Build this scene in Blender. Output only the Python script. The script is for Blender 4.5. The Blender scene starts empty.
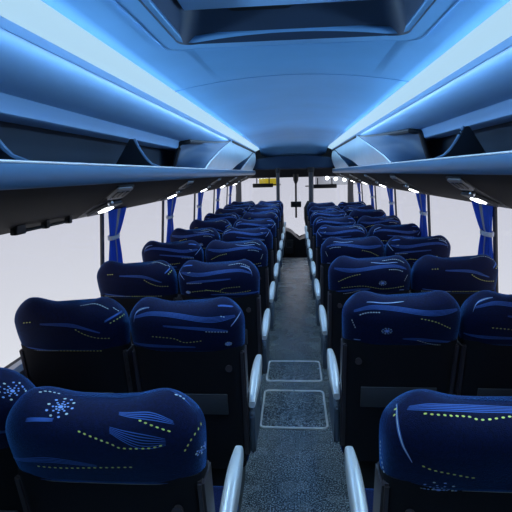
import bpy, bmesh, math, random
from mathutils import Vector, Matrix
random.seed(7)
PI = math.pi
SC = bpy.context.scene
COL = SC.collection

# ------------------------------------------------------------------ materials
def newmat(name):
    m = bpy.data.materials.new(name); m.use_nodes = True
    nt = m.node_tree; b = nt.nodes['Principled BSDF']
    return m, nt, b

def mat(name, col, rough=.5, metal=0, bump=0, bscale=200, var=0, vscale=8, sheen=0, sheen_tint=None, spec=.5, coat=0):
    m, nt, b = newmat(name)
    b.inputs['Base Color'].default_value = (*col, 1)
    b.inputs['Roughness'].default_value = rough
    b.inputs['Metallic'].default_value = metal
    b.inputs['Specular IOR Level'].default_value = spec
    b.inputs['Coat Weight'].default_value = coat
    if sheen:
        b.inputs['Sheen Weight'].default_value = sheen
        b.inputs['Sheen Roughness'].default_value = .32
        if sheen_tint: b.inputs['Sheen Tint'].default_value = (*sheen_tint, 1)
    tc = nt.nodes.new('ShaderNodeTexCoord')
    if var:
        n = nt.nodes.new('ShaderNodeTexNoise'); n.inputs['Scale'].default_value = vscale; n.inputs['Detail'].default_value = 4
        nt.links.new(tc.outputs['Object'], n.inputs['Vector'])
        r = nt.nodes.new('ShaderNodeValToRGB')
        r.color_ramp.elements[0].position = .3; r.color_ramp.elements[1].position = .7
        r.color_ramp.elements[0].color = (*[c*(1-var) for c in col], 1)
        r.color_ramp.elements[1].color = (*[min(1, c*(1+var)) for c in col], 1)
        nt.links.new(n.outputs['Fac'], r.inputs['Fac']); nt.links.new(r.outputs['Color'], b.inputs['Base Color'])
    if bump:
        n = nt.nodes.new('ShaderNodeTexNoise'); n.inputs['Scale'].default_value = bscale; n.inputs['Detail'].default_value = 3
        nt.links.new(tc.outputs['Object'], n.inputs['Vector'])
        bp = nt.nodes.new('ShaderNodeBump'); bp.inputs['Strength'].default_value = bump; bp.inputs['Distance'].default_value = .004
        nt.links.new(n.outputs['Fac'], bp.inputs['Height']); nt.links.new(bp.outputs['Normal'], b.inputs['Normal'])
    return m

def emit(name, col, s, base=.8):
    m, nt, b = newmat(name)
    b.inputs['Base Color'].default_value = (base, base, base, 1)
    b.inputs['Emission Color'].default_value = (*col, 1)
    b.inputs['Emission Strength'].default_value = s
    return m

def glassmat():
    m, nt, b = newmat('window_glass')
    out = nt.nodes['Material Output']
    t = nt.nodes.new('ShaderNodeBsdfTransparent'); t.inputs['Color'].default_value = (.96, .97, .98, 1)
    g = nt.nodes.new('ShaderNodeBsdfGlossy'); g.inputs['Roughness'].default_value = .02
    mx = nt.nodes.new('ShaderNodeMixShader'); mx.inputs['Fac'].default_value = .05
    nt.links.new(t.outputs[0], mx.inputs[1]); nt.links.new(g.outputs[0], mx.inputs[2]); nt.links.new(mx.outputs[0], out.inputs['Surface'])
    return m

def floormat():
    m, nt, b = newmat('speckled_vinyl')
    tc = nt.nodes.new('ShaderNodeTexCoord')
    n = nt.nodes.new('ShaderNodeTexNoise'); n.inputs['Scale'].default_value = 130; n.inputs['Detail'].default_value = 2
    r = nt.nodes.new('ShaderNodeValToRGB')
    r.color_ramp.elements[0].position = .47; r.color_ramp.elements[0].color = (.038, .048, .058, 1)
    r.color_ramp.elements[1].position = .70; r.color_ramp.elements[1].color = (.62, .70, .74, 1)
    n2 = nt.nodes.new('ShaderNodeTexNoise'); n2.inputs['Scale'].default_value = 5; n2.inputs['Detail'].default_value = 5
    mr = nt.nodes.new('ShaderNodeMapRange'); mr.inputs['To Min'].default_value = .18; mr.inputs['To Max'].default_value = .36; b.inputs['Specular IOR Level'].default_value = .8
    for k in (n, n2): nt.links.new(tc.outputs['Object'], k.inputs['Vector'])
    nt.links.new(n.outputs['Fac'], r.inputs['Fac']); nt.links.new(r.outputs['Color'], b.inputs['Base Color'])
    nt.links.new(n2.outputs['Fac'], mr.inputs['Value']); nt.links.new(mr.outputs['Result'], b.inputs['Roughness'])
    return m

M = dict(
    ceiling=mat('ceiling_panel', (.16, .40, .74), .5, var=.05, vscale=3),
    side=mat('side_panel', (.24, .46, .78), .38, var=.04, vscale=3),
    strip=emit('light_diffuser', (.48, .76, .98), .86, .08),
    rail=mat('satin_blue_rail', (.11, .22, .37), .38, metal=.25),
    rail_cap=mat('rail_joint', (.26, .42, .62), .35, metal=.4),
    under=mat('charcoal_underside', (.020, .017, .019), .75, bump=.15, bscale=300, spec=.2),
    rackin=mat('rack_lining', (.018, .034, .062), .7),
    rackdark=mat('rack_divider_dark', (.010, .016, .028), .6),
    pod=mat('locker_panel', (.55, .74, .90), .3, var=.04),  # pale base has the strip light on the door put into it
    podend=mat('locker_end', (.05, .11, .21), .45),  # same locker, with the end wall's shade put into the base colour
    black=mat('black_plastic', (.008, .009, .012), .4),
    dark=mat('dark_trim', (.014, .017, .024), .5),
    brown=mat('seat_edge_trim', (.055, .045, .055), .45),
    velour=mat('navy_velour', (.0011, .0056, .048), .75, bump=.5, bscale=420, sheen=1.0, sheen_tint=(.10, .36, 1.0), spec=.25, var=.35, vscale=160),
    shell=mat('seat_back_cloth', (.010, .011, .016), .75, bump=.3, bscale=350, spec=.25),
    yellow=mat('yellow_green_stitch', (.95, 1.0, .24), .6),
    pale=mat('pale_stitch', (.65, .80, .85), .6),
    band=mat('mid_blue_weave', (.06, .17, .62), .7, sheen=.4, sheen_tint=(.2, .45, 1.0)),
    flower=mat('light_blue_stitch', (.30, .50, 1.0), .6),
    plate=mat('grey_plate', (.055, .06, .075), .5),
    arm=mat('silver_armrest', (.72, .76, .80), .3, metal=.25, coat=.2),
    pedestal=mat('slate_side_panel', (.075, .10, .14), .42),
    metal=mat('brushed_metal', (.62, .68, .74), .28, metal=.9),
    hatchtrim=mat('aluminium_trim', (.97, .98, 1.0), .3, metal=.1),
    floor=floormat(),
    wall=mat('side_wall_lining', (.025, .030, .042), .6),
    sill=mat('sill_strip', (.42, .45, .50), .3, metal=.7),
    pillar=mat('window_pillar', (.06, .065, .08), .45),
    curtain=mat('blue_curtain', (.045, .16, .70), .7, sheen=.4, sheen_tint=(.3, .5, 1)),
    stripe=mat('curtain_stripe', (.42, .46, .52), .7),
    tie=mat('curtain_tie', (.55, .60, .72), .45),
    lamp=emit('lamp_lens', (.92, .97, 1.0), 7),
    panelgrey=mat('console_grey', (.34, .35, .37), .4),
    header=mat('header_panel', (.016, .05, .12), .4),
    pole=mat('pole_grey', (.10, .11, .13), .35, metal=.6),
    glass=glassmat(),
    yel=mat('yellow_paint', (.80, .66, .02), .5),
    hall=mat('hall_cladding', (.36, .37, .40), .7),
    hatchglass=mat('roof_hatch_panel', (.25, .50, .85), .3),
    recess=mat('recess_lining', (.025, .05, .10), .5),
)

# ------------------------------------------------------------------ mesh helpers
def link(name, me, m, parent=None, smooth=True, loc=None):
    o = bpy.data.objects.new(name, me); COL.objects.link(o)
    if m is not None:
        for k in (m if isinstance(m, (list, tuple)) else [m]): me.materials.append(k)
    if smooth:
        for p in me.polygons: p.use_smooth = True
    if parent: o.parent = parent
    if loc: o.location = loc
    return o

def from_bm(name, bm, m, parent=None, smooth=True):
    bmesh.ops.recalc_face_normals(bm, faces=bm.faces)
    me = bpy.data.meshes.new(name); bm.to_mesh(me); bm.free()
    o = link(name, me, m, parent, smooth)
    if smooth:
        md = o.modifiers.new('edges', 'EDGE_SPLIT'); md.split_angle = math.radians(38)
    return o

def box_bm(c, s, bev=0, bm=None, seg=2):
    b = bmesh.new()
    bmesh.ops.create_cube(b, size=1)
    for v in b.verts: v.co = Vector((v.co.x*s[0]+c[0], v.co.y*s[1]+c[1], v.co.z*s[2]+c[2]))
    if bev: bmesh.ops.bevel(b, geom=b.edges[:], offset=bev, segments=seg, profile=.6, affect='EDGES')
    return merge(bm, b)

def merge(bm, b):
    if bm is None: return b
    me = bpy.data.meshes.new('t'); b.to_mesh(me); b.free(); bm.from_mesh(me); bpy.data.meshes.remove(me)
    return bm

def box(name, c, s, m, parent=None, bev=.004):
    return from_bm(name, box_bm(c, s, bev), m, parent)

def prism_y(pts, y0, y1, bev=0, bm=None, n=1):
    """closed (x,z) outline swept along y"""
    b = bmesh.new(); rows = []
    for k in range(n+1):
        y = y0+(y1-y0)*k/n
        rows.append([b.verts.new((p[0], y, p[1])) for p in pts])
    N = len(pts)
    for k in range(n):
        for i in range(N): b.faces.new((rows[k][i], rows[k][(i+1) % N], rows[k+1][(i+1) % N], rows[k+1][i]))
    b.faces.new(rows[0]); b.faces.new(rows[-1][::-1])
    if bev: bmesh.ops.bevel(b, geom=b.edges[:], offset=bev, segments=2, affect='EDGES', clamp_overlap=True)
    return merge(bm, b)

def prism_x(pts, x0, x1, bev=0, bm=None):
    """closed (y,z) outline swept along x"""
    b = bmesh.new()
    r0 = [b.verts.new((x0, p[0], p[1])) for p in pts]; r1 = [b.verts.new((x1, p[0], p[1])) for p in pts]
    N = len(pts)
    for i in range(N): b.faces.new((r0[i], r0[(i+1) % N], r1[(i+1) % N], r1[i]))
    b.faces.new(r0); b.faces.new(r1[::-1])
    if bev: bmesh.ops.bevel(b, geom=b.edges[:], offset=bev, segments=2, affect='EDGES', clamp_overlap=True)
    return merge(bm, b)

def prism_z(pts, z0, z1, bev=0, bm=None):
    b = bmesh.new()
    r0 = [b.verts.new((p[0], p[1], z0)) for p in pts]; r1 = [b.verts.new((p[0], p[1], z1)) for p in pts]
    N = len(pts)
    for i in range(N): b.faces.new((r0[i], r0[(i+1) % N], r1[(i+1) % N], r1[i]))
    b.faces.new(r0); b.faces.new(r1[::-1])
    if bev: bmesh.ops.bevel(b, geom=b.edges[:], offset=bev, segments=2, affect='EDGES', clamp_overlap=True)
    return merge(bm, b)

def sheet(pts, d):
    """open polyline (x,z) -> closed outline with thickness d to the left of travel"""
    out = []
    for i, p in enumerate(pts):
        a = Vector(pts[max(0, i-1)]); c = Vector(pts[min(len(pts)-1, i+1)]); t = (c-a).normalized()
        out.append((p[0]-t.y*d, p[1]+t.x*d))
    return list(pts)+out[::-1]

def tube(path, r, bm=None, n=10, closed=False):
    b = bmesh.new(); P = [Vector(p) for p in path]; rings = []
    for i, p in enumerate(P):
        if closed: t = (P[(i+1) % len(P)]-P[i-1]).normalized()
        else: t = (P[min(len(P)-1, i+1)]-P[max(0, i-1)]).normalized()
        a = Vector((0, 0, 1)) if abs(t.z) < .9 else Vector((1, 0, 0))
        u = t.cross(a).normalized(); w = t.cross(u)
        rr = r[i] if isinstance(r, (list, tuple)) else r
        rings.append([b.verts.new(p+(u*math.cos(2*PI*k/n)+w*math.sin(2*PI*k/n))*rr) for k in range(n)])
    K = len(P) if closed else len(P)-1
    for i in range(K):
        A, B = rings[i], rings[(i+1) % len(P)]
        for k in range(n): b.faces.new((A[k], A[(k+1) % n], B[(k+1) % n], B[k]))
    if not closed:
        b.faces.new(rings[0][::-1]); b.faces.new(rings[-1])
    return merge(bm, b)

def grid_solid(fn, nu, nv, d, bm=None):
    """surface fn(s,t)->Vector given thickness d along its normal"""
    b = bmesh.new(); A = []; B = []
    for i in range(nu+1):
        ra, rb = [], []
        for j in range(nv+1):
            s, t = i/nu, j/nv; p = fn(s, t); e = 1e-3
            du = fn(min(1, s+e), t)-fn(max(0, s-e), t); dv = fn(s, min(1, t+e))-fn(s, max(0, t-e))
            nrm = du.cross(dv)
            nrm = nrm.normalized() if nrm.length > 1e-12 else Vector((0, 0, 1))
            ra.append(b.verts.new(p)); rb.append(b.verts.new(p+nrm*d))
        A.append(ra); B.append(rb)
    for i in range(nu):
        for j in range(nv):
            b.faces.new((A[i][j], A[i+1][j], A[i+1][j+1], A[i][j+1])); b.faces.new((B[i][j], B[i][j+1], B[i+1][j+1], B[i+1][j]))
    for i in range(nu):
        b.faces.new((A[i][0], B[i][0], B[i+1][0], A[i+1][0])); b.faces.new((A[i][nv], A[i+1][nv], B[i+1][nv], B[i][nv]))
    for j in range(nv):
        b.faces.new((A[0][j], A[0][j+1], B[0][j+1], B[0][j])); b.faces.new((A[nu][j], B[nu][j], B[nu][j+1], A[nu][j+1]))
    return merge(bm, b)

def rrect(w, h, r, n=6, cx=0, cy=0):
    p = []
    for sx, sy, a0 in ((1, 1, 0), (-1, 1, 90), (-1, -1, 180), (1, -1, 270)):
        for k in range(n+1):
            a = math.radians(a0+90*k/n); p.append((cx+sx*(w/2-r)+r*math.cos(a), cy+sy*(h/2-r)+r*math.sin(a)))
    return p

def ring_bm(outer, inner, zf_lo, zf_hi, bm=None):
    """flat frame between two outlines (same count), z from functions of x,y"""
    b = bmesh.new(); N = len(outer)
    L = [[b.verts.new((x, y, f(x, y))) for x, y in o] for o, f in ((outer, zf_lo), (inner, zf_lo), (inner, zf_hi), (outer, zf_hi))]
    for q in range(4):
        A, B = L[q], L[(q+1) % 4]
        for i in range(N): b.faces.new((A[i], A[(i+1) % N], B[(i+1) % N], B[i]))
    return merge(bm, b)

def thing(name, label, cat, loc=(0, 0, 0), group=None):
    o = bpy.data.objects.new(name, None); COL.objects.link(o); o.location = loc; o.empty_display_size = .1
    return tag(o, label, cat, group)
def tag(o, label, cat, group=None):
    o['label'] = label; o['category'] = cat
    if group: o['group'] = group
    return o
def structure(o):
    o['kind'] = 'structure'; return o
def dup(root, loc, label, group=None):
    r = root.copy(); COL.objects.link(r); r.location = loc; r['label'] = label
    if group: r['group'] = group
    for ch in list(root.children):
        c = ch.copy(); COL.objects.link(c); c.parent = r
        for g in list(ch.children):
            d = g.copy(); COL.objects.link(d); d.parent = c
    return r
LED = 17
LED2 = 3
LED3 = 20
# ------------------------------------------------------------------ the place (x across, y to the front of the coach, z up, metres)
Y0, Y1 = -.80, 8.80           # rear wall and front header
WT, WB = 1.14, 1.188          # inner wall at window top and at sill (sides lean)
ZT, ZS = 1.39, .80
def ceil_z(x): return 2.10-.055*(abs(x)/.58)**2

# setting -----------------------------------------------------------
structure(from_bm('floor', prism_x([(Y0, -.06), (8.67, -.06), (8.67, 0), (Y0, 0)], -1.24, 1.24), M['floor']))
structure(from_bm('floor_front', prism_x([(8.67, -.40), (10.3, -.40), (10.3, -.34), (8.73, -.34), (8.73, -.002), (8.672, -.002)], -1.24, 1.24), M['dark'])).name = 'floor_entrance'
structure(box('wall_back', (0, Y0-.03, .95), (2.5, .06, 2.5), M['dark']))

HX0, HX1, HY0, HY1 = -.395, .425, .72, 1.79      # roof hatch opening
def ceiling():
    xs = sorted(set([-.60+.05*i for i in range(25)]+[HX0+.02, HX1-.02])); ys = [Y0, HY0+.02, HY1-.02, 2.5, 2.506, 4, 5.5, 7, 7.8]
    # gentle fall towards the front header
    ends = [(8.1, -.012), (8.4, -.05), (8.65, -.12), (8.8, -.20)]
    b = bmesh.new(); V = {}
    Y = [(y, 0) for y in ys]+ends
    for i, x in enumerate(xs):
        for j, (y, dz) in enumerate(Y): V[i, j] = b.verts.new((x, y, ceil_z(x)+dz*(1-(abs(x)/.62)**4*.6)+(.003 if 2.5 <= y <= 2.51 and False else 0)))
    for i in range(len(xs)-1):
        for j in range(len(Y)-1):
            mx, my = (xs[i]+xs[i+1])/2, (Y[j][0]+Y[j+1][0])/2
            if HX0+.02 < mx < HX1-.02 and HY0+.02 < my < HY1-.02: continue
            b.faces.new((V[i, j], V[i, j+1], V[i+1, j+1], V[i+1, j]))
    o = from_bm('ceiling', b, M['ceiling']); o.modifiers.clear()
    md = o.modifiers.new('t', 'SOLIDIFY'); md.thickness = .02; md.offset = -1
    # make the shell grow upward
    if o.data.polygons[0].normal.z > 0: md.offset = 1
    return structure(o)
ceiling()
# cross joint strip between two ceiling panels
J = [(-.6+.05*i, ceil_z(-.6+.05*i)-.001) for i in range(25)]
structure(from_bm('trim_1', prism_y(sheet(J, -.002), 2.50, 2.508), M['ceiling']))

SIDE = [(.722, 1.992)]+[(.724+.20*(k/8)**1.15, 1.985-.098*(1-(1-k/8)**2.0)) for k in range(9)]+[(.932, 1.886), (.942, 1.870), (.955, 1.828), (.965, 1.822), (1.12, 1.830)]
def side_z(x):
    for (xa, za), (xb, zb) in zip(SIDE, SIDE[1:]):
        if xa <= x <= xb: return za+(zb-za)*(x-xa)/(xb-xa)
    return 1.992 if x < .75 else 1.83
def sym(pts, s): return [(s*x, z) for x, z in pts]
for s, side in ((-1, 'left'), (1, 'right')):
    # illuminated strip between the ceiling and the side panel
    t = thing('light_strip', 'long glowing blue-white light strip along the %s edge of the ceiling' % side, 'light strip', (s*.65, 4, 2.02), 'ceiling light strips')
    L = [(.585, 2.052), (.62, 2.040), (.66, 2.024), (.70, 2.004)]
    o = from_bm('diffuser', prism_y(sheet(sym(L, s), .012*-s*-1), Y0, 8.8), M['strip'], t)
    o.matrix_parent_inverse = Matrix.Translation((-s*.65, -4, -2.02))
    o = from_bm('lip', prism_y(sheet(sym([(.698, 2.008), (.700, 1.978), (.704, 1.978), (.712, 1.996)], s), .002*s), Y0, 8.8), M['side'], t)
    o.matrix_parent_inverse = Matrix.Translation((-s*.65, -4, -2.02))
    # convex side panel
    L = SIDE
    structure(from_bm('trim_%d' % (2 if s < 0 else 3), prism_y(sheet(sym(L, s), .015*s), Y0, 8.8), M['side']))
    # roof skin outside so that no daylight leaks in
    structure(from_bm('wall_%s' % side, prism_y(sheet(sym([(1.20, -.06), (1.195, ZS-.05), (1.188, ZS)], s), -.05*s), Y0, 9.4), M['wall']))
    structure(from_bm('wall_upper_%s' % side, prism_y(sheet(sym([(WT+.002, ZT), (1.128, 1.55), (1.125, 1.84), (1.05, 2.08), (.62, 2.16)], s), -.04*s), Y0, 9.4), M['wall']))
    structure(from_bm('trim_%d' % (4 if s < 0 else 5), prism_y(sheet(sym([(1.150, ZS-.045), (1.150, ZS+.004), (1.160, ZS+.012), (1.188, ZS+.012)], s), .012*s), Y0, 9.4), M['sill']))

# roof over the ceiling
structure(from_bm('ceiling_roof', prism_y([(-.7, 2.30), (.7, 2.30), (.7, 2.36), (-.7, 2.36)], Y0, 9.4), M['dark']))

# windows, pillars, curtains --------------------------------------
PY = [.06+1.33*k for k in range(8)]
def wx(z): return WT+(WB-WT)*(ZT-z)/(ZT-ZS)
n = 0
for s, side in ((-1, 'left'), (1, 'right')):
    for k in range(len(PY)-1):
        n += 1
        y0, y1 = PY[k]+.025, PY[k+1]-.025
        if k == 0:
            structure(from_bm('wall_panel_%s' % side, prism_y([(s*WT, ZT), (s*WB, ZS), (s*(WB+.03), ZS), (s*(WT+.03), ZT)], Y0, PY[1]-.02), M['wall'])); continue  # unseen blank bay, added to keep daylight off the nearest seat backs
        x0, x1 = wx(ZT)+.012, wx(ZS)+.012
        structure(from_bm('window_%d' % n, prism_y([(s*x0, ZT), (s*x1, ZS), (s*(x1+.006), ZS), (s*(x0+.006), ZT)], y0, y1), M['glass'], smooth=False))
    for k in range(1, len(PY)):
        n_ = 10+k+(0 if s < 0 else 10)
        structure(from_bm('trim_%d' % n_, prism_y([(s*(wx(ZT)-.004), ZT+.03), (s*(wx(ZS)-.004), ZS), (s*(wx(ZS)+.012), ZS), (s*(wx(ZT)+.012), ZT+.03)], PY[k]-.018, PY[k]+.018, .004), M['pillar']))

def make_curtain(s):
    zt, zb, ztie = 1.415, ZS+.015, 1.235
    W0, W1, WTI = .27, .20, .115
    b = bmesh.new(); nu, nv = 56, 40; V = {}
    for j in range(nv+1):
        z = zb+(zt-zb)*j/nv
        if z > ztie: k = (z-ztie)/(zt-ztie); w = WTI+(W0-WTI)*k**.8
        else: k = (ztie-z)/(ztie-zb); w = WTI+(W1-WTI)*min(1, k*2.2)**.8
        amp = .007+.006*abs(z-ztie)/.3
        for i in range(nu+1):
            a = i/nu
            y = (.035 if s < 0 else -.035)+(a-.08)*w
            x = wx(z)-.035+amp*math.sin(a*2*PI*5.5+z*1.5)+.003*math.sin(a*31+z*9)
            V[i, j] = b.verts.new((s*x-s*1.12, y, z))
    for i in range(nu):
        for j in range(nv):
            f = b.faces.new((V[i, j], V[i+1, j], V[i+1, j+1], V[i, j+1]))
            if 26 <= i <= 33: f.material_index = 1
    c = bmesh.ops.solidify(b, geom=b.faces[:], thickness=.0025)
    t = thing('curtain', '', 'curtain', (s*1.12, 0, 0))
    cl = from_bm('cloth', b, [M['curtain'], M['stripe']], t); cl.modifiers.clear()
    p = []
    for k in range(24):
        a = 2*PI*k/24; p.append((s*(wx(ztie)-.035-1.12)+.024*math.cos(a), (.035 if s < 0 else -.035)+.42*WTI+(.064)*math.sin(a), ztie+.004*math.sin(a)))
    tb = None
    for dz in (-.008, 0, .008): tb = tube([(q[0], q[1], q[2]+dz) for q in p], .0055, tb, 8, True)
    from_bm('tie_band', tb, M['tie'], t)
    return t
ordn = ['nearest the camera', 'second from the camera', 'third from the camera', 'fourth from the camera', 'fifth from the camera']
for s, side in ((-1, 'left'), (1, 'right')):
    c0 = make_curtain(s)
    for i in range(5):
        lab = 'tied blue curtain with a pale stripe on the %s windows, %s' % (side, ordn[i])
        loc = (s*1.12, PY[i+2]+.0, 0)
        if i == 0: c0.location = loc; c0['label'] = lab; c0['group'] = 'curtains on the %s windows' % side
        else: dup(c0, loc, lab)

# overhead luggage racks -------------------------------------------
def us(x): return 1.578-.188*((x-.725)/.415)**.82 if x > .725 else 1.578
for s, side in ((-1, 'left'), (1, 'right')):
    t = thing('luggage_rack', 'open overhead luggage rack with satin blue front rail along the %s side' % side, 'luggage rack', group='overhead luggage racks')
    # rounded front rail
    R = [(.770, 1.640)]+[(.735-.026*math.copysign(abs(math.sin(a))**.75, math.sin(a)), 1.6175+.0405*math.cos(a)) for a in [PI*k/20 for k in range(21)]]+[(.770, 1.60)]
    from_bm('front_rail', prism_y(sym(R, s), Y0, 8.75), M['rail'], t)
    from_bm('rail_edge', tube([(s*.7185, Y0, 1.6515), (s*.7185, 8.7, 1.6515)], .0042, None, 8), M['hatchtrim'], t)  # pale tube put in as the highlight along the rail's top
    L = [(.725+.415*k/14, us(.725+.415*k/14)) for k in range(15)]
    from_bm('underside', prism_y(sheet(sym(L, s), .012*s), Y0, 8.75), M['under'], t)
    from_bm('shelf', prism_y(sheet(sym([(.755, 1.632), (1.10, 1.632)], s), -.01*s), Y0, 8.75), M['rackin'], t)
    from_bm('back_panel', prism_y(sheet(sym([(1.098, 1.632), (1.112, 1.832)], s), -.008*s), Y0, 8.75), M['rackin'], t)
    if s < 0:
        from_bm('joint_cover', prism_y(sym([(.748, 1.661), (.730, 1.663), (.715, 1.656), (.7065, 1.641), (.7045, 1.620), (.7065, 1.597), (.712, 1.580), (.722, 1.573), (.735, 1.576)], s), .55, 1.075, .002), M['rail_cap'], t)
    # curved triangular dividers
    for y in ([1.36, 2.74] if s < 0 else [2.62, 1.30]):
        front = []
        for k in range(9):
            a = k/8; front.append((.775+.150*a**.5, 1.650+.172*a))
        out = front+[(.945, 1.822), (1.06, 1.650)]
        d = from_bm('divider', prism_y(sym(out, s), y-.012, y+.012, .003), M['rackdark'], t)
        e = from_bm('divider_edge', tube([(s*(x-.004), y, z) for x, z in front], .010, None, 8), M['rail'], d)

# closed lockers on the forward part of the racks
def locker(s, side, P, Q, label, endlabel):
    """P, Q: near and far edge as y at heights 0..1"""
    t = thing('overhead_locker', label, 'locker', (0, 0, 0), 'closed lockers above the rack')
    def lerp(T, a):
        k = a*(len(T)-1); i = min(int(k), len(T)-2); return T[i]+(T[i+1]-T[i])*(k-i)
    zb, zt = 1.661, 1.988
    def xs(a): return .735-.030*math.sin(a*PI)**1.0-.018*a
    def face(u, v):
        y = lerp(P, v)*(1-u)+lerp(Q, v)*u
        return Vector((s*xs(v), y, zb+(zt-zb)*v))
    from_bm('door', grid_solid(lambda u, v: face(u, v), 24, 16, -.010*s), M['pod'], t)
    # slanted end wall from the door's near edge back to the rear of the rack
    yb = P[0]-.02
    def back(v):
        if v < .45: return Vector((s*(1.02-.066*(v/.45)), yb, 1.64+.185*v/.45))
        k = (v-.45)/.55; x = .955-.231*k
        return Vector((s*x, yb+(P[-1]-yb)*max(0, (k-.4)/.6)**1.15, side_z(x)-.004))
    def end(u, v): return back(v)*(1-u)+(face(0, v)+Vector((s*.008, 0, 0)))*u
    from_bm('end_wall', grid_solid(end, 10, 20, .008*s), M['podend'], t)
    path = [back(i/24)+Vector((-s*.004, -.006, -.010)) for i in range(25)]
    top = path+[Vector((s*.712, P[-1]+(Q[-1]-P[-1])*i/8, 1.978)) for i in range(9)]
    from_bm('edge_trim', tube(top, .019, None, 8), M['dark'], t)
    return t
locker(-1, 'left', [3.94, 4.05, 4.25, 4.48, 4.80, 5.15, 5.50], [5.60, 5.9, 6.35, 6.9, 7.4, 7.9, 8.40], 'curved closed blue locker above the left rack, in front of the open section', '')
locker(1, 'right', [3.56, 3.72, 3.98, 4.28, 4.62, 4.98, 5.35], [5.30, 5.6, 6.1, 6.7, 7.3, 7.8, 8.40], 'curved closed blue locker above the right rack, in front of the open section', '')
locker(-1, 'left', [6.5, 6.7, 7.0, 7.3, 7.7, 8.1, 8.5], [8.3, 8.4, 8.5, 8.55, 8.6, 8.65, 8.7], 'small curved locker at the front end of the left rack', '')
locker(1, 'right', [6.3, 6.5, 6.8, 7.1, 7.6, 8.0, 8.5], [8.3, 8.4, 8.5, 8.55, 8.6, 8.65, 8.7], 'small curved locker at the front end of the right rack', '')

# reading light panels under the racks ------------------------------
def make_panel(s):
    t = thing('reading_light_panel', '', 'reading light')
    def at(x, y, d=0):
        e = 1e-3; dx = Vector((e, 0, us(x+e)-us(x))).normalized(); nrm = Vector((dx.z, 0, -dx.x))
        p = Vector((x, y, us(x)))+nrm*d; return Vector((s*p.x, p.y, p.z))
    def slab(x0, x1, y0, y1, d0, d1, r=.01, sk=0):
        b = bmesh.new(); o = rrect(1, 1, .14, 4)
        f = lambda q, d: at(x0+(x1-x0)*(q[0]+.5), y0+(y1-y0)*(q[1]+.5)+sk*(q[0]+.5), d)
        A = [b.verts.new(f(q, d0)) for q in o]; B = [b.verts.new(f(q, d1)) for q in o]; N = len(o)
        for i in range(N): b.faces.new((A[i], A[(i+1) % N], B[(i+1) % N], B[i]))
        b.faces.new(A); b.faces.new(B)
        return b
    fr = from_bm('base_plate', slab(.735, 1.11, -.40, -.16, -.004, .006, sk=.36), M['dark'], t)
    pl = from_bm('control_plate', slab(.742, .840, -.375, -.185, .004, .014, sk=.09), M['panelgrey'], t)
    for k in range(3): from_bm('button', slab(.765, .815, -.338+.058*k, -.296+.058*k, .010, .018, sk=.05), M['black'], pl)
    h = from_bm('lamp_housing', slab(.90, 1.06, -.10, .09, .004, .018, sk=.06), M['plate'], t)
    from_bm('lamp_lens', slab(.945, 1.005, -.05, .060, .012, .024, sk=.03), M['lamp'], h)
    k = bmesh.new(); bmesh.ops.create_uvsphere(k, u_segments=12, v_segments=8, radius=.016)
    for v in k.verts: v.co += at(.885, -.13, .012)
    from_bm('air_nozzle', k, M['metal'], t)
    return t
for s, side in ((-1, 'left'), (1, 'right')):
    p0 = make_panel(s)
    for i in range(5):
        lab = 'lit reading light and control panel under the %s rack, %s' % (side, ordn[i])
        loc = (0, (2.34 if s < 0 else 2.47)+1.33*i, 0)
        if i == 0: p0.location = loc; p0['label'] = lab; p0['group'] = 'reading light panels under the %s rack' % side
        else: dup(p0, loc, lab)

# black bar under the left rack
t = thing('grab_bar', 'short black bar with two brackets hanging under the left rack above the window', 'grab bar', (-1.05, 1.9, us(1.05)))
from_bm('bar', tube([(0, -.24, -.018), (0, -.22, -.020), (0, .20, -.020), (0, .22, -.018)], .007, None, 10), M['black'], t)
for y, w in ((-.20, .07), (0.0, .03), (.205, .03)):
    from_bm('bracket', prism_x([(y-w/2, -.030), (y+w/2, -.030), (y+w/2, .04), (y-w/2*.4, .04)], -.014, .014, .003), M['black'], t)

# roof hatch -------------------------------------------------------
cx, cy = (HX0+HX1)/2, (HY0+HY1)/2; hw, hh = HX1-HX0, HY1-HY0
t = thing('roof_hatch', 'recessed roof hatch with pale blue panel in the ceiling', 'roof hatch')
o_, i_ = rrect(hw+.11, hh+.10, .10, 8, cx, cy), rrect(hw-.01, hh-.01, .07, 8, cx, cy)
from_bm('frame', ring_bm(o_, i_, lambda x, y: ceil_z(x)-.006, lambda x, y: ceil_z(x)+.01), M['ceiling'], t)
from_bm('frame_bead', tube([(x, y, ceil_z(x)-.005) for x, y in rrect(hw+.105, hh+.09, .095, 8, cx, cy)], .0035, None, 8, True), M['ceiling'], t)
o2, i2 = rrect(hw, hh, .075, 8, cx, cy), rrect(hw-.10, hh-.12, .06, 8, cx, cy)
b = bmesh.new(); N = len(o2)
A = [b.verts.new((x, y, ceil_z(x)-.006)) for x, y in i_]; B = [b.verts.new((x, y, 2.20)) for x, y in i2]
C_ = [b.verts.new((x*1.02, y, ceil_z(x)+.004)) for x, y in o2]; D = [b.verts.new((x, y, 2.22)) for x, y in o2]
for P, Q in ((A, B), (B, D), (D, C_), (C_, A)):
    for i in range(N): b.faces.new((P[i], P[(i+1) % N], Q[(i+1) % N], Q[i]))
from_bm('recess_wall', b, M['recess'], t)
from_bm('roof_lid', prism_z(rrect(hw-.02, hh-.02, .06, 6, cx, cy), 2.215, 2.24), M['black'], t)
lid = from_bm('hatch_panel', prism_x([(HY0+.03, 2.150), (HY1-.14, 2.150), (HY1-.115, 2.158), (HY1-.115, 2.172), (HY0+.03, 2.172)], HX0+.05, HX1-.05, .004), M['hatchglass'], t)
from_bm('release_handle', prism_z(rrect(.22, .05, .02, 5, -.09, HY1-.085), 2.165, 2.19, .003), M['black'], t)

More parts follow.
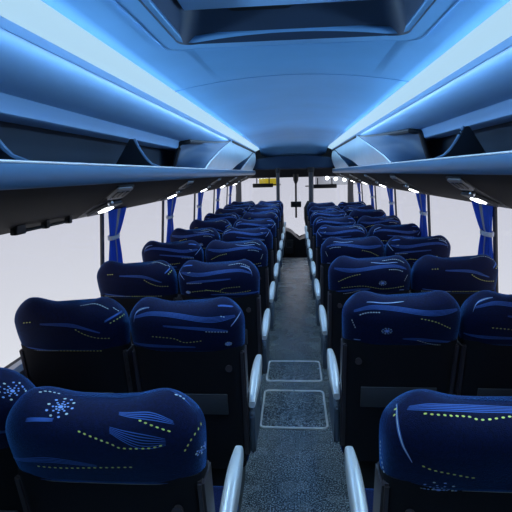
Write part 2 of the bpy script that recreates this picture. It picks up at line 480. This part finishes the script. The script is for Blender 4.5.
# floor hatches --------------------------------------------------------
def floor_hatch(y0, y1, label):
    cy, h = (y0+y1)/2, y1-y0
    t = thing('floor_hatch', label, 'floor hatch', (.0, cy, 0), 'floor hatches in the aisle')
    from_bm('cover', prism_z(rrect(.42, h-.008, .03, 6), .0005, .004), M['floor'], t)
    from_bm('trim_frame', tube([(x, y, .005) for x, y in rrect(.430, h-.002, .034, 8)], .0075, None, 10, True), M['hatchtrim'], t)
    for x, y in ((0, h/2-.005), (0, -h/2+.005), (-.20, h*.1), (.20, h*.1)):
        k = bmesh.new(); bmesh.ops.create_cone(k, cap_ends=True, segments=12, radius1=.008, radius2=.006, depth=.006)
        for v in k.verts: v.co += Vector((x, y, .010))
        from_bm('screw', k, M['metal'], t)
floor_hatch(2.706, 3.219, 'silver-framed aisle floor hatch, the nearer and larger of two')
floor_hatch(3.380, 3.765, 'silver-framed aisle floor hatch, the farther and smaller of two')

# front of the coach ---------------------------------------------------
b = prism_y([(-.80, 1.70), (-.70, 1.67), (.70, 1.67), (.80, 1.70), (.84, 1.80), (.70, 1.86), (.35, 1.905), (0, 1.915), (-.35, 1.905), (-.70, 1.86), (-.84, 1.80)], 8.74, 8.90, .02)
structure(from_bm('trim_6', b, M['header']))
structure(from_bm('trim_7', prism_y([(-1.2, 1.66), (1.2, 1.66), (1.2, 2.36), (-1.2, 2.36)], 8.90, 8.95), M['dark']))
structure(from_bm('ceiling_front', prism_y([(-1.2, 1.74), (1.2, 1.74), (1.2, 1.80), (-1.2, 1.80)], 8.95, 10.3), M['dark']))
structure(from_bm('wall_front', prism_y([(-1.25, 1.50), (1.25, 1.50), (1.25, 1.80), (-1.25, 1.80)], 10.10, 10.16), M['dark']))
structure(from_bm('wall_front_lower', prism_y([(-1.25, -.40), (1.25, -.40), (1.25, .05), (-1.25, .05)], 10.10, 10.16), M['dark']))
structure(from_bm('window_windscreen', prism_y([(-1.22, .05), (1.22, .05), (1.22, 1.50), (-1.22, 1.50)], 10.12, 10.13), M['glass'], smooth=False)).name = 'window_15'
for s, side in ((-1, 'left'), (1, 'right')):
    structure(from_bm('trim_%d' % (8 if s < 0 else 9), prism_y(sym([(1.16, -.35), (1.25, -.35), (1.25, 1.8), (1.14, 1.8)], s), 10.0, 10.16, .01), M['pillar']))

def pole(x, r, label, bulge):
    t = thing('grab_pole', label, 'pole', (x, 8.6, 0), 'floor to ceiling poles at the front')
    from_bm('shaft', tube([(0, 0, 0), (0, 0, 1.69)], r, None, 14), M['pole'], t)
    from_bm('floor_flange', tube([(0, 0, 0), (0, 0, .02)], r*1.8, None, 14), M['pole'], t)
    from_bm('clamp', tube([(0, 0, 1.60), (0, 0, 1.685)], r*1.35, None, 14), M['dark'], t)
    if bulge: from_bm('padded_cover', tube([(-.06, .02, .55), (-.07, .02, .75), (-.075, .02, .95), (-.05, .02, 1.08)], [.03, .06, .06, .02], None, 12), M['black'], t)
pole(-.29, .033, 'slim grey pole in front of the left seat block', False)
pole(.315, .045, 'thicker dark pole in front of the right seat block', True)

t = thing('mirror_rod', 'thin dark rod with a small black box hanging in the windscreen gap', 'rod', (.04, 9.9, 1.49))
from_bm('rod', tube([(0, 0, .03), (0, 0, -.84)], [.022]*2, None, 10), M['black'], t)
from_bm('top_mount', tube([(0, 0, .08), (0, 0, -.05), (0, 0, -.12)], [.06, .055, .025], None, 12), M['black'], t)
from_bm('box', box_bm((0, -.01, -.555), (.22, .08, .12), .012), M['black'], t)
for s, side, x0, x1, z in ((-1, 'left', -.88, -.44, 1.345), (1, 'right', .40, .90, 1.30)):
    t = thing('sun_visor', 'dark horizontal visor bar across the %s half of the windscreen' % side, 'visor', ((x0+x1)/2, 9.95, z), 'windscreen visors')
    from_bm('blade', box_bm((0, 0, 0), (x1-x0, .05, .085), .015), M['black'], t)
    from_bm('arm', tube([(-s*(x1-x0)/2, 0, .01), (-s*((x1-x0)/2+.16), .0, .01)], .012, None, 8), M['black'], t)
    for q in (-.3, .3): from_bm('mount', tube([(q*(x1-x0), .02, .03), (q*(x1-x0), .06, .17)], .012, None, 8), M['black'], t)

# dashboard
t = thing('dashboard', 'black rounded dashboard below the windscreen at the aisle end', 'dashboard', (0, 9.4, -.34))
prof = [(-1.1, 0), (-1.1, .95), (-.5, .90), (-.30, .82), (-.20, .78), (-.10, .75), (-.02, .69), (.05, .60), (.10, .555), (.16, .58), (.24, .64), (.5, .68), (1.1, .70), (1.1, 0)]
from_bm('hood', prism_y(prof, 0, .62, .02), M['black'], t)
c = from_bm('console', box_bm((-.11, -.04, .45), (.16, .10, .28), .015), M['dark'], t)
from_bm('console_rim', ring_bm([(x-.11, z+.50) for x, z in rrect(.12, .12, .015, 4)], [(x-.11, z+.50) for x, z in rrect(.10, .10, .01, 4)], lambda x, y: 0, lambda x, y: .012), M['plate'], c)
rim = [o for o in bpy.data.objects if o.name == 'console_rim'][0]
rim.data.transform(Matrix.Rotation(PI/2, 4, 'X')); rim.location = (0, -.088, 0)

# things outside in the hall
yb = tag(from_bm('gantry_beam', prism_x([(14.0, 1.22), (14.3, 1.22), (14.3, 1.25), (14.17, 1.25), (14.17, 1.41), (14.3, 1.41), (14.3, 1.44), (14.0, 1.44), (14.0, 1.41), (14.13, 1.41), (14.13, 1.25), (14.0, 1.25)], -1.06, -.50, .004), M['yel']), 'yellow beam outside, beyond the left half of the windscreen', 'beam')
hb = tag(from_bm('hall_cladding', prism_x([(17.0, 1.12), (17.06, 1.12), (17.06, 3.2), (17.0, 3.2)], .75, 3.4), M['hall']), 'grey cladding of the hall seen through the right half of the windscreen', 'cladding')
for i in range(6):
    o = thing('hall_lamp', 'small white hall lamp outside, seen through the right windscreen', 'lamp', (1.15+.30*i, 16.6, 1.38-.03*i), 'row of hall lamps outside')
    k = bmesh.new(); bmesh.ops.create_uvsphere(k, u_segments=12, v_segments=8, radius=.065); from_bm('bulb', k, M['lamp'], o)
    from_bm('reflector', tube([(0, 0, .05), (0, 0, .10)], [.07, .03], None, 12), M['plate'], o)
    from_bm('stem', tube([(0, 0, .09), (0, .38, .12)], .012, None, 8), M['dark'], o)

# ------------------------------------------------------------------ seats
def Sf(th, b):
    c, s = math.cos(th), math.sin(th)
    return Sc(c, s, b)
def Sc(c, s, b):
    e = .5
    if b < .5:
        k = b/.5; z = .93+k*.11; W = .2215+.0055*math.sin(k*PI/2); T = .060+.018*math.sin(k*PI/2); sp = 0
    else:
        ph = (b-.5)*PI; sp = math.sin(ph); cp = math.cos(ph)
        W = .227-.072*(1-cp); T = .078*cp; z = 1.04+.08*sp
    x = W*math.copysign(abs(c)**e, c); y = T*math.copysign(abs(s)**(e+.2), s)
    z += sp*.021*math.exp(-((abs(x)-.145)/.055)**2)
    return Vector((x, .010+(1.04-z)*.15+y, z))
def SB(q, b, d=0):
    """point on the rear face: q across -1..1, b up 0..1, lifted by d"""
    q = max(-.999, min(.999, q)); b = max(0.0, min(.985, b))
    def f(q, b):
        c = math.copysign(q*q, q); return Sc(c, -math.sqrt(max(0, 1-c*c)), b)
    p = f(q, b); e = .004
    du = f(min(.999, q+e), b)-f(max(-.999, q-e), b); dv = f(q, min(.999, b+e))-f(q, max(0, b-e))
    n = du.cross(dv); n = n.normalized() if n.length > 1e-12 else Vector((0, -1, 0))
    return p+n*d, du.normalized(), dv.normalized()

def spline(pts, n):
    out = []
    P = [pts[0]]+list(pts)+[pts[-1]]
    for i in range(1, len(P)-2):
        for k in range(n):
            t = k/n; r = []
            for d in range(2):
                a, b, c, e = P[i-1][d], P[i][d], P[i+1][d], P[i+2][d]
                r.append(.5*(2*b+(c-a)*t+(2*a-5*b+4*c-e)*t*t+(3*b-a-3*c+e)*t**3))
            out.append(tuple(r))
    out.append(tuple(pts[-1])); return out

def headrest_mesh(pattern):
    b = bmesh.new(); nt, nb = 64, 24; rows = []
    for j in range(nb+1):
        bb = j/nb
        rows.append([b.verts.new(Sf(2*PI*i/nt, min(bb, .995))) for i in range(nt)])
    for j in range(nb):
        for i in range(nt): b.faces.new((rows[j][i], rows[j][(i+1) % nt], rows[j+1][(i+1) % nt], rows[j+1][i]))
    b.faces.new(rows[0][::-1]); b.faces.new(rows[-1])
    def quad(q, bb, w, h, mi, ang=0, lift=.0016):
        p, du, dv = SB(q, bb, lift)
        ca, sa = math.cos(ang), math.sin(ang); U = du*ca+dv*sa; V_ = dv*ca-du*sa
        lo = [b.verts.new(p+U*(x*w)+V_*(y*h)) for x, y in ((-.5, -.2), (-.2, -.5), (.2, -.5), (.5, -.2), (.5, .2), (.2, .5), (-.2, .5), (-.5, .2))]
        f = b.faces.new(lo); f.material_index = mi
    for typ, w, pts in pattern:
        if typ in 'YP':
            sp = spline(pts, 40); acc = 0; last = SB(*sp[0])[0]; step = .0125 if typ == 'Y' else .0095
            for q, bb in sp:
                p = SB(q, bb)[0]; acc += (p-last).length; d = p-last; last = p
                if acc >= step:
                    acc = 0; ang = math.atan2(d.z, d.x) if d.length > 1e-9 else 0
                    if abs(ang) > PI/2: ang -= math.copysign(PI, ang)
                    quad(q, bb, .0068 if typ == 'Y' else .0065, .0040, 1 if typ == 'Y' else 2, ang)
        elif typ == 'S':
            n = max(2, min(6, int(w/2)+2)); wid = w*.0024
            for k in range(n):
                off = (k/(n-1)-.5)*wid
                sp = spline([(q, bb+off*5*(.4+.6*math.sin(PI*i/max(1, len(pts)-1)))) for i, (q, bb) in enumerate(pts)], 16)
                prev = None
                for i, (q, bb) in enumerate(sp):
                    p, du, dv = SB(q, bb, .0012); hw = .0011*(.35+.65*math.sin(PI*i/(len(sp)-1)))
                    d = (Vector(SB(*sp[min(i+1, len(sp)-1)])[0])-Vector(SB(*sp[max(0, i-1)])[0])).normalized()
                    nn = du.cross(dv).normalized(); side = nn.cross(d).normalized()
                    cur = (b.verts.new(p+side*hw), b.verts.new(p-side*hw))
                    if prev: 
                        f = b.faces.new((prev[0], prev[1], cur[1], cur[0])); f.material_index = 3 if k % 2 == 0 or n > 3 else 2
                    prev = cur
        elif typ == 'F':
            q0, b0 = pts[0]; R = w*.0019
            def fp(r, a):
                # walk out from the centre on the surface
                p, du, dv = SB(q0, b0); tgt = p+du*(r*math.cos(a))+dv*(r*.75*math.sin(a))
                return q0+(r*math.cos(a))/.225, b0+r*.62*math.sin(a)/.20
            for k in range(10):
                a = 2*PI*k/10; q, bb = fp(R*.95, a); quad(q, bb, .0062, .0045, 2 if k % 2 else 4)
            for k in range(8):
                a = 2*PI*k/8+.2
                for rr in (.32, .56):
                    q, bb = fp(R*rr, a); quad(q, bb, .0050, .0036, 4)
            quad(q0, b0, .010, .008, 4)
    me = bpy.data.meshes.new('headrest')
    bmesh.ops.recalc_face_normals(b, faces=b.faces); b.to_mesh(me); b.free()
    for m in ('velour', 'yellow', 'pale', 'band', 'flower'): me.materials.append(M[m])
    for p in me.polygons: p.use_smooth = p.material_index == 0
    return me

PATTERNS = {
    'L1': [('F', 17, [(-0.41, 0.84)]), ('F', 7, [(1.0, 0.34)]), ('Y', 0, [(-0.18, 0.66), (-0.0, 0.6), (0.18, 0.54), (0.28, 0.5), (0.53, 0.5), (0.67, 0.52)]), ('Y', 0, [(-0.67, 0.22), (-0.33, 0.22), (-0.0, 0.24), (0.35, 0.26)]), ('Y', 0, [(0.45, 0.74), (0.57, 0.68), (0.68, 0.64), (0.75, 0.62)]), ('Y', 0, [(0.83, 0.38), (0.91, 0.52), (1.0, 0.6)]), ('P', 0, [(-0.79, 0.9), (-0.75, 0.96), (-0.59, 0.98)]), ('P', 0, [(0.97, 0.94), (1.0, 0.88), (1.0, 0.82)]), ('S', 5, [(-0.93, 0.24), (-0.48, 0.32), (-0.0, 0.26)]), ('S', 5, [(-0.68, 0.68), (-0.41, 0.72)]), ('S', 10, [(0.18, 0.66), (0.45, 0.56), (0.7, 0.54)]), ('S', 5, [(0.28, 0.8), (0.59, 0.74), (0.81, 0.68)]), ('S', 3, [(-0.9, 0.0), (-0.4, 0.0), (0.35, 0.0), (0.81, 0.0)]), ('S', 4, [(1.0, 0.98), (1.0, 0.86), (1.0, 0.78)])],
    'R1': [('Y', 0, [(-1.0, 0.8), (-0.96, 0.68)]), ('Y', 0, [(-0.79, 0.76), (-0.65, 0.76), (-0.5, 0.78), (-0.33, 0.8), (-0.18, 0.78), (0.18, 0.82), (0.4, 0.8)]), ('Y', 0, [(-0.71, 0.34), (-0.59, 0.28), (-0.41, 0.24), (-0.22, 0.2), (-0.18, 0.22)]), ('F', 20, [(-0.5, 0.0)]), ('S', 3, [(-1.0, 0.8), (-0.9, 0.62), (-0.83, 0.48), (-0.76, 0.34)]), ('S', 6, [(-0.91, 0.8), (-0.67, 0.82), (-0.35, 0.88), (0.18, 0.88), (0.48, 0.86)]), ('P', 0, [(-1.0, 0.44), (-1.0, 0.26), (-0.97, 0.0)]), ('S', 3, [(-0.28, 0.0), (0.18, 0.0), (0.5, 0.0)])],
    'L2': [('Y', 0, [(-0.59, 0.32), (-0.18, 0.28), (-0.0, 0.2), (0.33, 0.24)]), ('P', 0, [(0.35, 0.42), (0.76, 0.4)]), ('P', 0, [(0.63, 0.64), (0.75, 0.62)]), ('S', 4, [(-1.0, 0.14), (-0.59, 0.12), (0.18, 0.1)]), ('S', 4, [(-0.33, 0.52), (0.41, 0.46), (0.75, 0.42)]), ('S', 3, [(0.8, 0.5), (1.0, 0.68)]), ('F', 6, [(0.75, 0.16)]), ('S', 4, [(0.67, 0.78), (0.94, 0.78)]), ('S', 3, [(-0.85, 0.56), (-0.83, 0.7), (-0.63, 0.76)])],
    'R2': [('P', 0, [(-0.77, 0.56), (-0.62, 0.6), (-0.4, 0.62)]), ('P', 0, [(-0.87, 0.52), (-0.8, 0.34)]), ('F', 10, [(-0.28, 0.3)]), ('P', 0, [(0.22, 0.12), (0.45, 0.04), (0.67, 0.0), (0.94, 0.0)]), ('S', 4, [(-0.0, 0.14), (0.33, 0.12), (0.94, 0.04)]), ('S', 3, [(-0.68, 0.74), (-0.0, 0.82)]), ('S', 3, [(-0.83, 0.1), (-0.71, 0.1)]), ('Y', 0, [(0.22, 0.54), (0.5, 0.48), (0.77, 0.34)])],
    'W2': [('Y', 0, [(-0.75, 0.54), (-0.56, 0.56)]), ('Y', 0, [(0.18, 0.48), (0.35, 0.36), (0.56, 0.28), (0.8, 0.26)]), ('P', 0, [(-0.93, 0.0), (-0.59, 0.0), (-0.22, 0.0)]), ('Y', 0, [(-0.22, 0.0), (0.22, 0.0), (0.63, 0.0)]), ('Y', 0, [(0.77, 0.52), (1.0, 0.62)]), ('P', 0, [(0.93, 0.78), (0.98, 0.7)]), ('S', 4, [(-0.4, 0.54), (0.18, 0.52), (0.63, 0.38)]), ('S', 4, [(-0.88, 0.06), (-0.35, 0.0)]), ('S', 4, [(0.73, 0.56), (1.0, 0.68)])],
}

EXTRA = [('S', 6, [(-.85, .62), (-.3, .70), (.5, .60), (.9, .64)]), ('Y', 0, [(-.75, .16), (-.2, .22), (.3, .14), (.8, .2)]), ('P', 0, [(.3, .86), (.6, .84), (.85, .74)])]
for k in ('L2', 'R2', 'W2'): PATTERNS[k] = PATTERNS[k]+(EXTRA[:1] if k != 'W2' else EXTRA[2:])
def mirror(pt): return [(t, w, [(-q, b) for q, b in ps]) for t, w, ps in pt]
def shift(pt, dq, db): return [(t, w, [(max(-.98, min(.98, q+dq)), max(.03, min(.96, b+db))) for q, b in ps]) for t, w, ps in pt]
HM = {k: headrest_mesh(v) for k, v in PATTERNS.items()}
HM['W1'] = headrest_mesh(PATTERNS['L2'][:3]+[('F', 14, [(.95, .72)]), ('S', 6, [(-.5, .3), (.2, .36), (.8, .3)])])
HM['A'] = headrest_mesh(mirror(PATTERNS['L2'])+EXTRA[1:]); HM['B'] = headrest_mesh(shift(PATTERNS['W2'], .08, .06))
HM['C'] = headrest_mesh(mirror(PATTERNS['L1'])); HM['D'] = headrest_mesh(mirror(PATTERNS['R2'])+EXTRA[1:]); HM['E'] = headrest_mesh(shift(PATTERNS['L2'], -.06, .05))

def shell_mesh():
    b = bmesh.new(); rows = []; nt = 48
    for j in range(13):
        k = j/12; z = .36+(.945-.36)*k
        W = .205+.0175*k; T = .052+.010*k; yc = .012+(1.04-z)*.15
        r = []
        for i in range(nt):
            th = 2*PI*i/nt; c, s = math.cos(th), math.sin(th)
            r.append(b.verts.new((W*math.copysign(abs(c)**.4, c), yc+T*math.copysign(abs(s)**.55, s), z)))
        rows.append(r)
    for j in range(12):
        for i in range(nt): b.faces.new((rows[j][i], rows[j][(i+1) % nt], rows[j+1][(i+1) % nt], rows[j+1][i]))
    b.faces.new(rows[0][::-1]); b.faces.new(rows[-1])
    return b
def backy(z): return .012+(1.04-z)*.15

def make_seat(aisle):
    """aisle: -1 / +1 side of the seat with an armrest, 0 none"""
    t = thing('coach_seat', '', 'seat')
    from_bm('backrest', shell_mesh(), M['shell'], t)
    h = link('headrest', HM['L2'], None, t)
    for s in (-1, 1):
        pts = [(backy(.42)-.035, .42), (backy(.42)+.05, .42), (backy(.93)+.045, .925), (backy(.93)-.048, .925)]
        from_bm('side_trim', prism_x(pts, s*.204, s*.2255, .006), M['brown'], t)
    # grey plate set into the back
    b = bmesh.new(); 
    pl = box_bm((0, 0, 0), (.30, .012, .095), .004); 
    for v in pl.verts: v.co = Vector((v.co.x, v.co.y-v.co.z*.15+backy(.69)-.058, v.co.z+.69))
    from_bm('pocket_plate', pl, M['plate'], t); b.free()
    if aisle:
        k = bmesh.new(); bmesh.ops.create_cone(k, cap_ends=True, segments=16, radius1=.014, radius2=.011, depth=.014)
        for v in k.verts: v.co = Vector((v.co.x+aisle*.165, v.co.z+backy(.86)-.066, v.co.y+.86))
        from_bm('recline_knob', k, M['brown'], t)
    cu = box_bm((0, .35, .41), (.43, .50, .12), .035, None, 4)
    from_bm('cushion', cu, M['velour'], t)
    from_bm('pedestal', box_bm((0, .34, .175), (.30, .34, .35), .01), M['black'], t)
    if aisle:
        x = aisle*.243
        # leaf-shaped armrest pad
        def arm(th, k):
            y = .04+.40*k; w = .023*(.35+.65*math.sin(PI*min(1, .08+k*.80))**.7); hgt = .008+.030*math.sin(PI*min(1, .06+k*.72))
            zc = .672+.03*math.sin(k*PI*.6)
            return Vector((x+w*math.copysign(abs(math.cos(th))**.6, math.cos(th)), y, zc+hgt*math.copysign(abs(math.sin(th))**.6, math.sin(th))))
        b = bmesh.new(); rows = [[b.verts.new(arm(2*PI*i/20, j/14)) for i in range(20)] for j in range(15)]
        for j in range(14):
            for i in range(20): b.faces.new((rows[j][i], rows[j][(i+1) % 20], rows[j+1][(i+1) % 20], rows[j+1][i]))
        b.faces.new(rows[0][::-1]); b.faces.new(rows[-1])
        from_bm('armrest', b, M['arm'], t)
        pts = [(.075, .43), (.33, .43), (.36, .46), (.36, .56), (.30, .61), (.08, .63), (.06, .61), (.06, .445)]
        xs = sorted((aisle*.2275, aisle*.252))
        from_bm('side_panel', prism_x(pts, xs[0], xs[1], .008), M['pedestal'], t)
    return t

protoL, protoR, protoW = make_seat(1), make_seat(-1), make_seat(0)
rows_ = ['first', 'second', 'third', 'fourth', 'fifth', 'sixth', 'seventh', 'eighth', 'ninth', 'tenth']
cyc = ['L2', 'A', 'W2', 'D', 'E', 'B', 'R2', 'C', 'L1', 'R1']
import itertools
used = set()
def put(proto, loc, pat, label, group):
    if id(proto) not in used:
        used.add(id(proto)); o = proto; o.location = loc; o['label'] = label
    else: o = dup(proto, loc, label)
    o['group'] = group
    for c in o.children:
        if c.name.startswith('headrest'): c.data = HM[pat]
LY = [.932]+[1.707+.78*i for i in range(9)]; RY = [.945]+[1.790+.78*i for i in range(8)]
LA = ['L1', 'L2', 'A', 'D', 'E', 'L2', 'B', 'A', 'D', 'E']; LW = ['W1', 'W2', 'B', 'L2', 'D', 'W2', 'A', 'B', 'E', 'D']
RA = ['R1', 'R2', 'D', 'R2', 'A', 'L2', 'E', 'D', 'B']; RW = ['C', 'E', 'B', 'A', 'L2', 'D', 'W2', 'R2', 'A']
for i, y in enumerate(LY):
    put(protoL, (-.412 if i == 0 else -.405, y, 0), LA[i], 'navy patterned seat just left of the aisle, %s row from the camera' % rows_[i], 'seats left of the aisle')
    put(protoW, (-.870 if i == 0 else -.876, y+(.10 if i == 0 else 0), 0), LW[i], 'navy patterned seat by the left windows, %s row from the camera' % rows_[i], 'seats by the left windows')
for i, y in enumerate(RY):
    put(protoR, (.433, y, 0), RA[i], 'navy patterned seat just right of the aisle, %s row from the camera' % rows_[i], 'seats right of the aisle')
    put(protoW, (.894, y, 0), RW[i], 'navy patterned seat by the right windows, %s row from the camera' % rows_[i], 'seats by the right windows')

# ------------------------------------------------------------------ light
w = bpy.data.worlds.new('world'); SC.world = w; w.use_nodes = True
nt = w.node_tree; bg = nt.nodes['Background']
tc = nt.nodes.new('ShaderNodeTexCoord'); sep = nt.nodes.new('ShaderNodeSeparateXYZ'); rp = nt.nodes.new('ShaderNodeValToRGB')
mr = nt.nodes.new('ShaderNodeMapRange'); mr.inputs['From Min'].default_value = -.35; mr.inputs['From Max'].default_value = .05
nt.links.new(tc.outputs['Generated'], sep.inputs[0]); nt.links.new(sep.outputs['Z'], mr.inputs['Value']); nt.links.new(mr.outputs['Result'], rp.inputs['Fac'])
rp.color_ramp.elements[0].color = (.86, .87, .93, 1); rp.color_ramp.elements[1].color = (.62, .62, .72, 1)
nt.links.new(rp.outputs['Color'], bg.inputs['Color']); bg.inputs['Strength'].default_value = 1.0

for s in (-1, 1):
    L = bpy.data.lights.new('led_line', 'AREA'); L.shape = 'RECTANGLE'; L.size = 9.0; L.size_y = .03
    L.color = (.46, .73, 1.0); L.energy = LED; L.spread = math.radians(70)
    o = bpy.data.objects.new('led_line', L); COL.objects.link(o); o.location = (s*.695, 3.7, 1.975)
    d = Vector((-s*1, 0, .16)).normalized()
    # local -Z along d, local X along the coach
    zax = -d; xax = Vector((0, 1, 0)); yax = zax.cross(xax)
    o.matrix_world = Matrix.Translation(o.location) @ Matrix((xax, yax, zax)).transposed().to_4x4()

for s in (-1, 1):
    L = bpy.data.lights.new('led_wash', 'AREA'); L.shape = 'RECTANGLE'; L.size = 9.4; L.size_y = .012  # added fill lamp below the lip, grades the side panel from bright to dark
    L.color = (.46, .73, 1.0); L.energy = LED2
    o = bpy.data.objects.new('led_wash', L); COL.objects.link(o)
    d = Vector((s*1, 0, -.25)).normalized(); zax = -d; xax = Vector((0, 1, 0)); yax = zax.cross(xax)
    o.matrix_world = Matrix.Translation((s*.702, 4.0, 1.966)) @ Matrix((xax, yax, zax)).transposed().to_4x4()

for s in (-1, 1):
    L = bpy.data.lights.new('led_down', 'AREA'); L.shape = 'RECTANGLE'; L.size = 9.2; L.size_y = .10  # extra fill lamp below the strip, added to brighten floor and seat tops
    L.color = (.52, .79, 1.0); L.energy = LED3; L.spread = math.radians(110)
    o = bpy.data.objects.new('led_down', L); COL.objects.link(o)
    d = Vector((-s*.35, 0, -1)).normalized(); zax = -d; xax = Vector((0, 1, 0)); yax = zax.cross(xax)
    o.matrix_world = Matrix.Translation((s*.635, 4.0, 2.012)) @ Matrix((xax, yax, zax)).transposed().to_4x4()

# ------------------------------------------------------------------ camera
cam = bpy.data.cameras.new('camera'); cam.sensor_width = 36; cam.lens = 36*462.03/512; cam.clip_start = .02; cam.clip_end = 100
co = bpy.data.objects.new('camera', cam); COL.objects.link(co); SC.camera = co
yaw, pitch, roll = .0873, .1771, -.0257
fw = Vector((-math.sin(yaw)*math.cos(pitch), math.cos(yaw)*math.cos(pitch), -math.sin(pitch)))
r = Vector((math.cos(yaw), math.sin(yaw), 0)); up = r.cross(fw)
r2 = r*math.cos(roll)+up*math.sin(roll); up2 = -r*math.sin(roll)+up*math.cos(roll)
co.matrix_world = Matrix.Translation((.0238, 0, 1.605)) @ Matrix((r2, up2, -fw)).transposed().to_4x4()
vs = SC.view_settings; vs.view_transform = 'Standard'; vs.look = 'None'; vs.gamma = 1; vs.use_curve_mapping = False; vs.exposure = 0.0
